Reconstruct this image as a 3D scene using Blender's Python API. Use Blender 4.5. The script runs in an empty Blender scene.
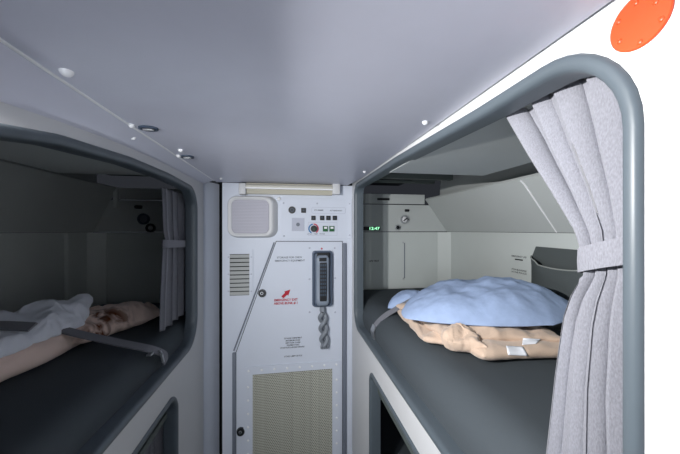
import bpy, bmesh, math, random
from math import sin, cos, pi, sqrt
from mathutils import Vector, Matrix, noise
from mathutils.geometry import tessellate_polygon

sc = bpy.context.scene
COL = sc.collection
random.seed(4)

# ------------------------------------------------------------------ camera
F, HZ = 302.0, 230.0
YAW = math.radians(9.6)
cam = bpy.data.cameras.new('camera')
cam.lens = F / 680.0 * 36.0
cam.sensor_width = 36.0
cam.shift_y = (HZ - 227.0) / 680.0
cam.clip_start = 0.01
co = bpy.data.objects.new('camera', cam)
COL.objects.link(co)
co.rotation_euler = (pi / 2, 0, -YAW)
sc.camera = co

# ------------------------------------------------------------------ light
def srgb(r, g, b):
    f = lambda c: (c / 255 / 12.92) if c / 255 <= .04045 else ((c / 255 + .055) / 1.055) ** 2.4
    return (f(r), f(g), f(b), 1)

w = bpy.data.worlds.new('world')
sc.world = w
w.use_nodes = True
w.node_tree.nodes['Background'].inputs['Color'].default_value = (.75, .82, 1, 1)
w.node_tree.nodes['Background'].inputs['Strength'].default_value = 0.03

def area(name, loc, aim, size, power, col, sizey=None, spread=180):
    l = bpy.data.lights.new(name, 'AREA')
    l.energy = power
    l.color = col
    l.size = size
    l.spread = math.radians(spread)
    if sizey:
        l.shape = 'RECTANGLE'
        l.size_y = sizey
    o = bpy.data.objects.new(name, l)
    COL.objects.link(o)
    o.location = loc
    o.rotation_euler = Vector(aim).to_track_quat('-Z', 'Y').to_euler()
    return o

area('entry_lamp', (-.3265, .290, .1175), (1, .13, -.05), .035, 11.5, (1, .99, .98), .010)
area('aisle_strip_lamp', (-.3225, .16, -.20), (.45, 1, .0), .008, 1.45, (.92, .96, 1), .3, spread=120)  # added fill strip to brighten the end wall, no fixture belongs to it
area('doorway_daylight', (-.275, -.85, -.10), (.3, 1, .2), .07, 3.2, (.84, .9, 1), .7)  # added soft fill from behind the camera, there is no doorway here

sc.view_settings.view_transform = 'Standard'
sc.view_settings.look = 'None'
sc.view_settings.gamma = 1
sc.view_settings.use_curve_mapping = False
sc.view_settings.exposure = 0.0

# ------------------------------------------------------------------ helpers
S, Cc = sin(YAW), cos(YAW)
def ray(u, v):
    a = (u - 340) / F
    return Vector((S + a * Cc, Cc - a * S, (HZ - v) / F))
def onX(u, v, x):
    d = ray(u, v); return d * (x / d.x)
def onY(u, v, y):
    d = ray(u, v); return d * (y / d.y)
def onZ(u, v, z):
    d = ray(u, v); return d * (z / d.z)
D = 1.30
def W(u, v):
    p = onY(u, v, D); return (p.x, p.z)

def mat(name, col, rough=.5, spec=.4, metal=0, bump=0, scale=60, var=0, emit=None, es=0, sheen=0):
    m = bpy.data.materials.new(name)
    m.use_nodes = True
    nt = m.node_tree
    b = nt.nodes['Principled BSDF']
    b.inputs['Base Color'].default_value = col
    b.inputs['Roughness'].default_value = rough
    b.inputs['Specular IOR Level'].default_value = spec
    b.inputs['Metallic'].default_value = metal
    if sheen: b.inputs['Sheen Weight'].default_value = sheen
    if emit:
        b.inputs['Emission Color'].default_value = emit
        b.inputs['Emission Strength'].default_value = es
    tc = nt.nodes.new('ShaderNodeTexCoord')
    n = nt.nodes.new('ShaderNodeTexNoise')
    n.inputs['Scale'].default_value = scale
    n.inputs['Detail'].default_value = 4
    nt.links.new(tc.outputs['Object'], n.inputs['Vector'])
    if var:
        mx = nt.nodes.new('ShaderNodeMix'); mx.data_type = 'RGBA'
        mx.inputs[6].default_value = tuple(c * (1 - var) for c in col[:3]) + (1,)
        mx.inputs[7].default_value = tuple(min(1, c * (1 + var)) for c in col[:3]) + (1,)
        nt.links.new(n.outputs['Fac'], mx.inputs[0])
        nt.links.new(mx.outputs[2], b.inputs['Base Color'])
    if bump:
        bp = nt.nodes.new('ShaderNodeBump')
        bp.inputs['Strength'].default_value = bump
        bp.inputs['Distance'].default_value = .002
        nt.links.new(n.outputs['Fac'], bp.inputs['Height'])
        nt.links.new(bp.outputs['Normal'], b.inputs['Normal'])
    return m

M = {}
M['panel'] = mat('panel_white', srgb(206, 207, 209), .45, .35, var=.015, scale=8)
M['ceil'] = mat('ceiling_grey', srgb(196, 198, 212), .38, .5, var=.03, scale=25, bump=.04)
M['back'] = mat('back_panel', srgb(204, 210, 222), .45, .35, var=.015, scale=10)
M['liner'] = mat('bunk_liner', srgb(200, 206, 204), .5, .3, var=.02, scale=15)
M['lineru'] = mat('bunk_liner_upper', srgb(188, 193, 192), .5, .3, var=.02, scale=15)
M['recess'] = mat('recess_grey', srgb(88, 96, 94), .6, .3, var=.05)
M['rubber'] = mat('edge_rubber', srgb(82, 91, 98), .42, .4, var=.02)
M['seal'] = mat('door_seal', srgb(112, 118, 130), .5, .3)
M['dark'] = mat('dark_gap', srgb(28, 32, 36), .7, .2)
M['black'] = mat('black_plastic', srgb(24, 26, 30), .4, .5)
M['white'] = mat('white_plastic', srgb(232, 233, 236), .35, .5)
M['mattress'] = mat('mattress_fabric', srgb(75, 81, 86), .9, .1, bump=.5, scale=900, var=.08)
M['metal'] = mat('brushed_metal', srgb(190, 192, 196), .3, .5, metal=.9)
M['strap'] = mat('strap_web', srgb(122, 123, 130), .75, .2, bump=.4, scale=700, var=.1)
M['orange'] = mat('orange_plastic', srgb(212, 74, 34), .35, .4, var=.02)
M['tan'] = mat('tan_fleece', srgb(206, 182, 162), .95, .05, bump=.6, scale=350, var=.08, sheen=.3)
M['tag'] = mat('white_tag', srgb(235, 238, 245), .8, .1)
M['pillow'] = mat('blue_pillowcase', srgb(156, 175, 208), .8, .15, bump=.5, scale=60, var=.10)
M['pillowl'] = mat('white_pillowcase', srgb(228, 232, 242), .8, .15, bump=.15, scale=90, var=.05)
M['pouch'] = mat('pouch_fabric', srgb(84, 90, 91), .8, .15, bump=.3, scale=300, var=.06)
M['piping'] = mat('pouch_piping', srgb(150, 155, 152), .6, .2)
M['phone'] = mat('phone_grey', srgb(92, 104, 122), .4, .5)
M['phonel'] = mat('phone_light', srgb(134, 144, 158), .35, .5)
M['keys'] = mat('phone_keys', srgb(62, 74, 90), .5, .4)
M['cord'] = mat('cord_grey', srgb(128, 134, 142), .5, .4)
M['red'] = mat('sign_red', srgb(176, 22, 44), .5, .3)
M['blue'] = mat('ring_blue', srgb(40, 110, 165), .5, .3)
M['knobred'] = mat('ring_red', srgb(190, 70, 90), .5, .3)
M['green'] = mat('switch_green', srgb(30, 92, 52), .4, .4)
M['ink'] = mat('ink_grey', srgb(96, 102, 112), .7, .2)
M['inkd'] = mat('ink_black', srgb(44, 48, 50), .7, .2)
M['lens'] = mat('lamp_lens', srgb(196, 194, 184), .4, .4)
M['lens2'] = mat('lamp_lens_beige', srgb(176, 172, 158), .5, .4)
M['pad'] = mat('jack_plate', srgb(178, 182, 196), .5, .3)
M['slat'] = mat('vent_slat', srgb(160, 163, 162), .5, .3)
M['display'] = mat('display_green', srgb(20, 60, 36), .5, .3, emit=(.35, 1, .55, 1), es=1.6)

def fabric(name, col):
    m = mat(name, col, .95, .05, sheen=.2)
    nt = m.node_tree; b = nt.nodes['Principled BSDF']
    tc = nt.nodes.new('ShaderNodeTexCoord')
    mp = nt.nodes.new('ShaderNodeMapping'); mp.inputs['Scale'].default_value = (1, 1, .35)
    n = nt.nodes.new('ShaderNodeTexNoise'); n.inputs['Scale'].default_value = 800; n.inputs['Detail'].default_value = 3
    r = nt.nodes.new('ShaderNodeValToRGB')
    r.color_ramp.elements[0].position = .3; r.color_ramp.elements[1].position = .7
    r.color_ramp.elements[0].color = tuple(c * .82 for c in col[:3]) + (1,)
    r.color_ramp.elements[1].color = tuple(min(1, c * 1.1) for c in col[:3]) + (1,)
    nt.links.new(tc.outputs['Object'], mp.inputs[0]); nt.links.new(mp.outputs[0], n.inputs['Vector'])
    nt.links.new(n.outputs['Fac'], r.inputs[0]); nt.links.new(r.outputs[0], b.inputs['Base Color'])
    bp = nt.nodes.new('ShaderNodeBump'); bp.inputs['Strength'].default_value = .5; bp.inputs['Distance'].default_value = .001
    nt.links.new(n.outputs['Fac'], bp.inputs['Height']); nt.links.new(bp.outputs[0], b.inputs['Normal'])
    return m
M['curtain'] = fabric('curtain_grey', srgb(132, 133, 141))

def dots(name, col, hole, sx, sz, rad, bands=0):
    """sheet with a grid of round holes, in the object's x/z plane"""
    m = mat(name, col, .5, .3)
    nt = m.node_tree; b = nt.nodes['Principled BSDF']
    tc = nt.nodes.new('ShaderNodeTexCoord')
    sp = nt.nodes.new('ShaderNodeSeparateXYZ'); nt.links.new(tc.outputs['Object'], sp.inputs[0])
    def mth(op, a, bb=None):
        q = nt.nodes.new('ShaderNodeMath'); q.operation = op
        for i, x in enumerate((a, bb)):
            if x is None: continue
            if isinstance(x, (int, float)): q.inputs[i].default_value = x
            else: nt.links.new(x, q.inputs[i])
        return q.outputs[0]
    z = mth('MULTIPLY', sp.outputs[2], 1 / sz)
    row = mth('MULTIPLY', mth('FLOOR', z), .5)
    x = mth('ADD', mth('MULTIPLY', sp.outputs[0], 1 / sx), row)
    fx = mth('SUBTRACT', mth('FRACT', x), .5); fz = mth('SUBTRACT', mth('FRACT', z), .5)
    r = mth('SQRT', mth('ADD', mth('POWER', mth('ABSOLUTE', fx), 2), mth('POWER', mth('ABSOLUTE', fz), 2)))
    k = mth('LESS_THAN', r, rad)
    base = nt.nodes.new('ShaderNodeMix'); base.data_type = 'RGBA'
    base.inputs[6].default_value = col; base.inputs[7].default_value = col
    if bands:
        wv = nt.nodes.new('ShaderNodeTexNoise'); wv.noise_dimensions = '1D'
        wv.inputs['Scale'].default_value = 75; wv.inputs['Detail'].default_value = 2
        nt.links.new(sp.outputs[0], wv.inputs['W'])
        base.inputs[6].default_value = tuple(c * (1 - bands) for c in col[:3]) + (1,)
        base.inputs[7].default_value = tuple(c * (1 + bands) for c in col[:3]) + (1,)
        nt.links.new(wv.outputs['Fac'], base.inputs[0])
    mx = nt.nodes.new('ShaderNodeMix'); mx.data_type = 'RGBA'
    nt.links.new(k, mx.inputs[0]); nt.links.new(base.outputs[2], mx.inputs[6]); mx.inputs[7].default_value = hole
    nt.links.new(mx.outputs[2], b.inputs['Base Color'])
    return m
M['spk'] = dots('speaker_grille', srgb(182, 181, 192), srgb(140, 140, 152), .006, .006, .3)
M['mesh'] = dots('perforated_sheet', srgb(190, 190, 178), srgb(84, 86, 78), .0078, .0068, .33, .34)

def tiger():
    m = mat('tan_fleece_printed', srgb(238, 214, 202), .95, .05, sheen=.3)
    nt = m.node_tree; b = nt.nodes['Principled BSDF']
    g = nt.nodes.new('ShaderNodeNewGeometry')
    sp = nt.nodes.new('ShaderNodeSeparateXYZ'); nt.links.new(g.outputs['Position'], sp.inputs[0])
    n = nt.nodes.new('ShaderNodeTexNoise'); n.inputs['Scale'].default_value = 16; n.inputs['Detail'].default_value = 3
    n.inputs['Distortion'].default_value = 1.2
    nt.links.new(g.outputs['Position'], n.inputs['Vector'])
    mr = nt.nodes.new('ShaderNodeMapRange'); mr.inputs[1].default_value = .88; mr.inputs[2].default_value = .94
    mr2 = nt.nodes.new('ShaderNodeMapRange'); mr2.inputs[1].default_value = 1.10; mr2.inputs[2].default_value = 1.04
    nt.links.new(sp.outputs[1], mr.inputs[0]); nt.links.new(sp.outputs[1], mr2.inputs[0])
    mu = nt.nodes.new('ShaderNodeMath'); mu.operation = 'MULTIPLY'
    nt.links.new(mr.outputs[0], mu.inputs[0]); nt.links.new(mr2.outputs[0], mu.inputs[1])
    r = nt.nodes.new('ShaderNodeMapRange'); r.inputs[1].default_value = .42; r.inputs[2].default_value = .6
    nt.links.new(n.outputs['Fac'], r.inputs[0])
    mu2 = nt.nodes.new('ShaderNodeMath'); mu2.operation = 'MULTIPLY'
    nt.links.new(mu.outputs[0], mu2.inputs[0]); nt.links.new(r.outputs[0], mu2.inputs[1])
    mx = nt.nodes.new('ShaderNodeMix'); mx.data_type = 'RGBA'
    mx.inputs[6].default_value = srgb(238, 214, 202); mx.inputs[7].default_value = srgb(96, 48, 14)
    nt.links.new(mu2.outputs[0], mx.inputs[0]); nt.links.new(mx.outputs[2], b.inputs['Base Color'])
    return m
M['tiger'] = tiger()

ORI = {}
def link(name, bm, m, parent=None, smooth=False, origin=None, angle=40):
    me = bpy.data.meshes.new(name)
    bmesh.ops.recalc_face_normals(bm, faces=bm.faces)
    org = Vector(origin) if origin is not None else (ORI[parent.name] if parent else Vector((0, 0, 0)))
    bmesh.ops.translate(bm, verts=bm.verts, vec=-org)
    if smooth:
        for f in bm.faces: f.smooth = True
        lim = math.radians(angle)
        for e in bm.edges:
            if len(e.link_faces) == 2 and e.calc_face_angle(0) > lim: e.smooth = False
    bm.to_mesh(me); bm.free()
    o = bpy.data.objects.new(name, me)
    COL.objects.link(o)
    me.materials.append(m)
    if parent:
        o.parent = parent
        o.location = org - ORI[parent.name]
    else:
        o.location = org
    ORI[o.name] = org
    return o
def thing(name, label, cat, loc, group=None):
    o = bpy.data.objects.new(name, None)
    o.empty_display_size = .02
    COL.objects.link(o)
    o.location = loc
    ORI[o.name] = Vector(loc)
    return tag(o, label, cat, group)
def tag(o, label, cat, group=None):
    o['label'] = label; o['category'] = cat
    if group: o['group'] = group
    return o
def struct(name, bm, m, parent=None, smooth=False, label=None):
    o = link(name, bm, m, parent, smooth)
    if parent is None: o['kind'] = 'structure'
    if label: o['label'] = label
    return o

def box(bm, x0, x1, y0, y1, z0, z1, bev=0, seg=2):
    x0, x1 = min(x0, x1), max(x0, x1); y0, y1 = min(y0, y1), max(y0, y1); z0, z1 = min(z0, z1), max(z0, z1)
    r = bmesh.ops.create_cube(bm, size=1)
    for v in r['verts']:
        v.co = Vector(((x0 + x1) / 2 + v.co.x * (x1 - x0), (y0 + y1) / 2 + v.co.y * (y1 - y0), (z0 + z1) / 2 + v.co.z * (z1 - z0)))
    if bev:
        es = list({e for v in r['verts'] for e in v.link_edges})
        bmesh.ops.bevel(bm, geom=es, offset=bev, segments=seg, affect='EDGES', profile=.5)
    return bm
def B(*a, **k): return box(bmesh.new(), *a, **k)

def slab(bm, loops, axis, a0, a1):
    """polygon with holes (first loop outer) extruded along axis from a0 to a1; loops hold the two other coordinates in order"""
    def P(q, a):
        return {'x': (a, q[0], q[1]), 'y': (q[0], a, q[1]), 'z': (q[0], q[1], a)}[axis]
    flat = [q for l in loops for q in l]
    tris = tessellate_polygon([[Vector((q[0], q[1], 0)) for q in l] for l in loops])
    va = [bm.verts.new(P(q, a0)) for q in flat]; vb = [bm.verts.new(P(q, a1)) for q in flat]
    for t in tris:
        try: bm.faces.new([va[i] for i in t])
        except ValueError: pass
        try: bm.faces.new([vb[i] for i in reversed(t)])
        except ValueError: pass
    k = 0
    for l in loops:
        n = len(l)
        for i in range(n):
            i0, i1 = k + i, k + (i + 1) % n
            bm.faces.new((va[i0], va[i1], vb[i1], vb[i0]))
        k += n
    return bm

def rpoly(pts, radii, seg=8):
    out = []
    n = len(pts)
    for i in range(n):
        p0, p, p1 = Vector(pts[i - 1]), Vector(pts[i]), Vector(pts[(i + 1) % n])
        r = radii[i]
        if r <= 0: out.append(tuple(p)); continue
        d0, d1 = (p0 - p).normalized(), (p1 - p).normalized()
        ang = d0.angle(d1)
        t = r / math.tan(ang / 2)
        c = p + (d0 + d1).normalized() * (r / sin(ang / 2))
        s, e = p + d0 * t - c, p + d1 * t - c
        a0 = math.atan2(s.y, s.x); a1 = math.atan2(e.y, e.x)
        da = (a1 - a0 + pi) % (2 * pi) - pi
        for k in range(seg + 1):
            a = a0 + da * k / seg
            out.append((c.x + r * cos(a), c.y + r * sin(a)))
    return out
def offset(path, d):
    n = len(path); out = []
    A = sum(path[i][0] * path[(i + 1) % n][1] - path[(i + 1) % n][0] * path[i][1] for i in range(n))
    sg = 1 if A > 0 else -1
    for i in range(n):
        a, p, b = Vector(path[i - 1]), Vector(path[i]), Vector(path[(i + 1) % n])
        t0 = (p - a); t1 = (b - p)
        if t0.length < 1e-7: t0 = t1
        if t1.length < 1e-7: t1 = t0
        t0.normalize(); t1.normalize()
        n0 = Vector((-t0.y, t0.x)) * sg; n1 = Vector((-t1.y, t1.x)) * sg
        m = (n0 + n1)
        m = m / max(.3, 1 + n0.dot(n1))
        out.append((p.x + m.x * d, p.y + m.y * d))
    return out
def frame(bm, path, prof, X, sgn):
    """sweep profile (inward, depth) round the closed path in the y/z plane of the wall at X; sgn = direction into the bunk"""
    rings = []
    for (nn, dd) in prof:
        rings.append([bm.verts.new((X + sgn * dd, q[0], q[1])) for q in offset(path, nn)])
    m, n = len(rings), len(path)
    for j in range(m):
        for i in range(n):
            a, b = rings[j], rings[(j + 1) % m]
            bm.faces.new((a[i], a[(i + 1) % n], b[(i + 1) % n], b[i]))
    return bm
PROF = [(0, .004), (0, -.001), (.0015, -.0035), (.004, -.005), (.009, -.005), (.013, -.0035), (.0155, .000), (.0165, .006), (.0165, .032), (.006, .032)]

def rrect(cx, cz, w_, h_, r, seg=6):
    return rpoly([(cx - w_ / 2, cz - h_ / 2), (cx + w_ / 2, cz - h_ / 2), (cx + w_ / 2, cz + h_ / 2), (cx - w_ / 2, cz + h_ / 2)], [r] * 4, seg)
def loft(bm, rings, axis='y', cap0=True, cap1=True):
    """rings: list of (loop2d, a)"""
    P = {'x': lambda q, a: (a, q[0], q[1]), 'y': lambda q, a: (q[0], a, q[1]), 'z': lambda q, a: (q[0], q[1], a)}[axis]
    vs = [[bm.verts.new(P(q, a)) for q in l] for l, a in rings]
    for j in range(len(vs) - 1):
        n = len(vs[j])
        for i in range(n):
            bm.faces.new((vs[j][i], vs[j][(i + 1) % n], vs[j + 1][(i + 1) % n], vs[j + 1][i]))
    if cap0: bm.faces.new(vs[0])
    if cap1: bm.faces.new(vs[-1])
    return bm
def dome(bm, c, nrm, r, h, seg=14, rings=4, slot=False):
    nrm = Vector(nrm).normalized()
    q = nrm.to_track_quat('Z', 'Y')
    prev = None
    for j in range(rings + 1):
        a = j / rings * pi / 2
        rr, hh = r * cos(a), h * sin(a)
        if j == rings:
            top = bm.verts.new(Vector(c) + q @ Vector((0, 0, h)))
            for i in range(seg): bm.faces.new((prev[i], prev[(i + 1) % seg], top))
        else:
            cur = [bm.verts.new(Vector(c) + q @ Vector((rr * cos(2 * pi * i / seg), rr * sin(2 * pi * i / seg), hh))) for i in range(seg)]
            if prev:
                for i in range(seg): bm.faces.new((prev[i], prev[(i + 1) % seg], cur[(i + 1) % seg], cur[i]))
            else:
                bm.faces.new(cur)
            prev = cur
    return bm
def cyl(bm, c, nrm, r, h, r2=None, seg=24):
    nrm = Vector(nrm).normalized(); q = nrm.to_track_quat('Z', 'Y'); r2 = r if r2 is None else r2
    a = [bm.verts.new(Vector(c) + q @ Vector((r * cos(2 * pi * i / seg), r * sin(2 * pi * i / seg), 0))) for i in range(seg)]
    b = [bm.verts.new(Vector(c) + q @ Vector((r2 * cos(2 * pi * i / seg), r2 * sin(2 * pi * i / seg), h))) for i in range(seg)]
    for i in range(seg): bm.faces.new((a[i], a[(i + 1) % seg], b[(i + 1) % seg], b[i]))
    bm.faces.new(a); bm.faces.new(b)
    return bm
def ring(bm, c, nrm, r0, r1, h, a0=0, a1=2 * pi, seg=28):
    nrm = Vector(nrm).normalized(); q = nrm.to_track_quat('Z', 'Y')
    rows = []
    for i in range(seg + 1):
        a = a0 + (a1 - a0) * i / seg
        d = Vector((cos(a), sin(a), 0)); up = Vector((0, 0, h))
        rows.append([bm.verts.new(Vector(c) + q @ x) for x in (d * r0, d * r1, d * r1 + up, d * r0 + up)])
    for i in range(seg):
        for j in range(4):
            bm.faces.new((rows[i][j], rows[i][(j + 1) % 4], rows[i + 1][(j + 1) % 4], rows[i + 1][j]))
    bm.faces.new(rows[0]); bm.faces.new(rows[-1])
    bmesh.ops.remove_doubles(bm, verts=bm.verts, dist=1e-6)
    return bm
def tube(bm, pts, r, seg=8):
    pts = [Vector(p) for p in pts]
    rows = []
    up = Vector((.3, .2, 1))
    for i, p in enumerate(pts):
        t = (pts[min(i + 1, len(pts) - 1)] - pts[max(i - 1, 0)]).normalized()
        a = t.cross(up)
        if a.length < .1: a = t.cross(Vector((1, 0, 0)))
        a.normalize(); b = t.cross(a)
        rows.append([bm.verts.new(p + (a * cos(2 * pi * k / seg) + b * sin(2 * pi * k / seg)) * r) for k in range(seg)])
    for i in range(len(rows) - 1):
        for k in range(seg):
            bm.faces.new((rows[i][k], rows[i][(k + 1) % seg], rows[i + 1][(k + 1) % seg], rows[i + 1][k]))
    bm.faces.new(rows[0]); bm.faces.new(rows[-1])
    return bm
def ribbon(bm, pts, wv, th):
    """flat strap through pts; wv = width vector, th = thickness"""
    wv = Vector(wv); rows = []
    pts = [Vector(p) for p in pts]
    for i, p in enumerate(pts):
        t = (pts[min(i + 1, len(pts) - 1)] - pts[max(i - 1, 0)]).normalized()
        n = t.cross(wv).normalized() * th / 2
        rows.append([bm.verts.new(x) for x in (p - wv / 2 - n, p + wv / 2 - n, p + wv / 2 + n, p - wv / 2 + n)])
    for i in range(len(rows) - 1):
        for k in range(4):
            bm.faces.new((rows[i][k], rows[i][(k + 1) % 4], rows[i + 1][(k + 1) % 4], rows[i + 1][k]))
    bm.faces.new(rows[0]); bm.faces.new(rows[-1])
    return bm
def smooth_pts(pts, n=8):
    """Catmull-Rom"""
    P = [Vector(p) for p in pts]; P = [P[0] * 2 - P[1]] + P + [P[-1] * 2 - P[-2]]
    out = []
    for i in range(1, len(P) - 2):
        for k in range(n):
            t = k / n
            a, b, c, d = P[i - 1], P[i], P[i + 1], P[i + 2]
            out.append(.5 * ((2 * b) + (c - a) * t + (2 * a - 5 * b + 4 * c - d) * t * t + (3 * b - a - 3 * c + d) * t ** 3))
    out.append(P[-2])
    return out
def text(name, body, c, size, right, up, m, parent, width=None, depth=.0004, bold=.018):
    """raised lettering centred at c"""
    cu = bpy.data.curves.new(name, 'FONT'); cu.body = body; cu.size = 1; cu.offset = bold; cu.align_x = 'CENTER'; cu.align_y = 'CENTER'
    t = bpy.data.objects.new(name, cu); COL.objects.link(t)
    bpy.context.view_layer.update()
    me = bpy.data.meshes.new_from_object(t.evaluated_get(bpy.context.evaluated_depsgraph_get()))
    bpy.data.objects.remove(t); bpy.data.curves.remove(cu)
    bm = bmesh.new(); bm.from_mesh(me); bpy.data.meshes.remove(me)
    xs = [v.co.x for v in bm.verts]
    kx = size if width is None else width / (max(xs) - min(xs))
    R, U = Vector(right), Vector(up); N = R.cross(U)
    for v in bm.verts: v.co = Vector(c) + R * v.co.x * kx + U * v.co.y * size + N * depth
    return link(name, bm, m, parent)

def fbm(p, s, seed=0):
    return noise.fractal(Vector(p) * s + Vector((seed * 7.1, seed * 3.3, seed)), 1.0, 2.0, 4)
def cushion(bm, corners, ht, hb, p=4, q=.5, amp=.004, sc_=12, seed=0, n=44, pinch=0, ridge=None, rnd=0):
    """soft body between four corner points (a,b,c,d in order); ht/hb = height above/below the mid surface"""
    a, b, c, d = [Vector(x) for x in corners]
    def mid(s, t):
        u, v = (s + 1) / 2, (t + 1) / 2
        return a * (1 - u) * (1 - v) + b * u * (1 - v) + c * u * v + d * (1 - u) * v
    top, bot = {}, {}
    for i in range(n + 1):
        for j in range(n + 1):
            s, t = -cos(pi * i / n), -cos(pi * j / n)
            ps = s * (1 - pinch * (1 - t * t)); pt = t * (1 - pinch * (1 - s * s))
            # inward bow of the sides between the corners
            m = mid(ps * sqrt(1 - rnd * pt * pt / 2), pt * sqrt(1 - rnd * ps * ps / 2))
            e = max(0, (1 - abs(s) ** p)) * max(0, (1 - abs(t) ** p))
            h = e ** q
            nz = fbm(m, sc_, seed) * amp * (.4 + .6 * h)
            if ridge: nz += ridge(s, t, m) * h
            z1 = m + Vector((0, 0, ht * h + nz * (1 if h > 0 else .5)))
            nb = Vector((fbm(m, sc_, seed + 5), fbm(m, sc_, seed + 9), 0)) * amp * .8
            top[i, j] = bm.verts.new(z1 + nb)
            edge = i in (0, n) or j in (0, n)
            bot[i, j] = top[i, j] if edge else bm.verts.new(m + nb + Vector((0, 0, -hb * h)))
    for i in range(n):
        for j in range(n):
            bm.faces.new((top[i, j], top[i + 1, j], top[i + 1, j + 1], top[i, j + 1]))
            k = (bot[i, j], bot[i, j + 1], bot[i + 1, j + 1], bot[i + 1, j])
            if len(set(k)) == 4:
                try: bm.faces.new(k)
                except ValueError: pass
    return bm

# ================================================================== STRUCTURE
XR, XL, H = .274, -.33, .195
FL = -1.2
# ---- openings (outer edge of the rubber trim), y/z
RU = rpoly([(.193, -.405), (1.243, -.405), (1.243, .192), (.75, .190), (.40, .179), (.193, .178)], [.06, .08, .05, .5, .5, .095], 10)
RLo = rpoly([(.22, -1.02), (1.003, -1.02), (1.003, -.476), (.22, -.476)], [.06, .06, .035, .1], 10)
LU = rpoly([(.372, -.397), (1.166, -.405), (1.166, .150), (.90, .158), (.70, .154), (.50, .139), (.372, .117)], [.05, .10, .085, .3, .5, .3, .02], 10)
LLo = rpoly([(.25, -1.02), (.974, -1.02), (.974, -.474), (.25, -.480)], [.06, .06, .06, .1], 10)

# floor, corridor ends
struct('floor', B(-1.1, 1.1, -1.1, 1.8, FL - .03, FL), M['recess'])
struct('wall_near', B(-1.1, 1.1, -1.13, -1.1, FL, .45), M['panel'])
struct('ceiling_upper', B(-1.1, 1.1, -1.1, 1.8, .45, .47), M['dark'])
# ceiling panel with its cut back corner
bm = slab(bmesh.new(), [[(-.2895, -1.1), (.2705, -1.1), (.2705, 1.10), (.252, 1.292), (-.278, 1.292), (-.2895, 1.292)]], 'z', H, H + .012)
struct('ceiling', bm, M['ceil'])
# slanted panel between ceiling seam and the left wall, following the arch
ys = [-1.1, .0, .30, .41, .50, .60, .70, .80, .90, 1.04, 1.255]
zt = [.125, .125, .132, .149, .158, .167, .173, .177, .179, .180, .181]
bm = bmesh.new()
A_ = [bm.verts.new((-.2925, y, H)) for y in ys]; Bv = [bm.verts.new((XL, y, z)) for y, z in zip(ys, zt)]
A2 = [bm.verts.new((-.2925, y, H + .012)) for y in ys]; B2 = [bm.verts.new((XL - .012, y, z + .012)) for y, z in zip(ys, zt)]
for i in range(len(ys) - 1):
    bm.faces.new((A_[i], A_[i + 1], Bv[i + 1], Bv[i])); bm.faces.new((A2[i], A2[i + 1], B2[i + 1], B2[i]))
    bm.faces.new((A_[i], A_[i + 1], A2[i + 1], A2[i])); bm.faces.new((Bv[i], Bv[i + 1], B2[i + 1], B2[i]))
struct('ceiling_left', bm, M['ceil'], smooth=True)
# bright seam bead along the ceiling joint
struct('trim_1', B(-.2935, -.2885, -1.1, 1.255, H - .0015, H + .004, bev=.001), M['white'])
struct('ceiling_backing', B(-.6, .6, -1.1, 1.6, H + .05, H + .06), M['dark'])
# side walls
bm = slab(bmesh.new(), [[(-1.1, FL), (1.298, FL), (1.298, H + .03), (-1.1, H + .03)], offset(RU, .007), offset(RLo, .007)], 'x', XR, XR + .022)
struct('wall_right', bm, M['panel'])
outer = [(-1.1, FL), (1.255, FL)] + [(y, z) for y, z in zip(reversed(ys), reversed(zt))]
bm = slab(bmesh.new(), [outer, offset(LU, .007), offset(LLo, .007)], 'x', XL, XL - .022)
struct('wall_left', bm, M['panel'])
struct('trim_2', frame(bmesh.new(), RU, PROF, XR, 1), M['rubber'], smooth=True, label='grey rubber edge around the right bunk opening')
struct('trim_3', frame(bmesh.new(), RLo, PROF, XR, 1), M['rubber'], smooth=True, label='grey rubber edge around the lower right opening')
struct('trim_4', frame(bmesh.new(), LU, PROF, XL, -1), M['rubber'], smooth=True, label='grey rubber edge around the left bunk opening')
struct('trim_5', frame(bmesh.new(), LLo, PROF, XL, -1), M['rubber'], smooth=True, label='grey rubber edge around the lower left opening')
# corner post left, back wall
struct('trim_6', slab(bmesh.new(), [[(-.3315, 1.2555), (-.2905, 1.345), (-.30, 1.36), (-.36, 1.36), (-.36, 1.2555)]], 'z', FL, H - .002), M['back'], label='pale corner post left of the end wall')
xl, xr = W(222.3, 300)[0], W(352.2, 300)[0]
struct('wall_back', B(xl, xr, D, D + .02, FL, H - .001), M['back'])
struct('wall_back_gap', B(-.30, .29, D + .07, D + .08, FL, .45), M['dark'])

struct('trim_10', B(-.3298, -.283, .235, .340, .1240, .1290), M['dark'], label='small hood over the entry lamp')  # added out of view, only blocks the entry lamp's light towards the ceiling
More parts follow.
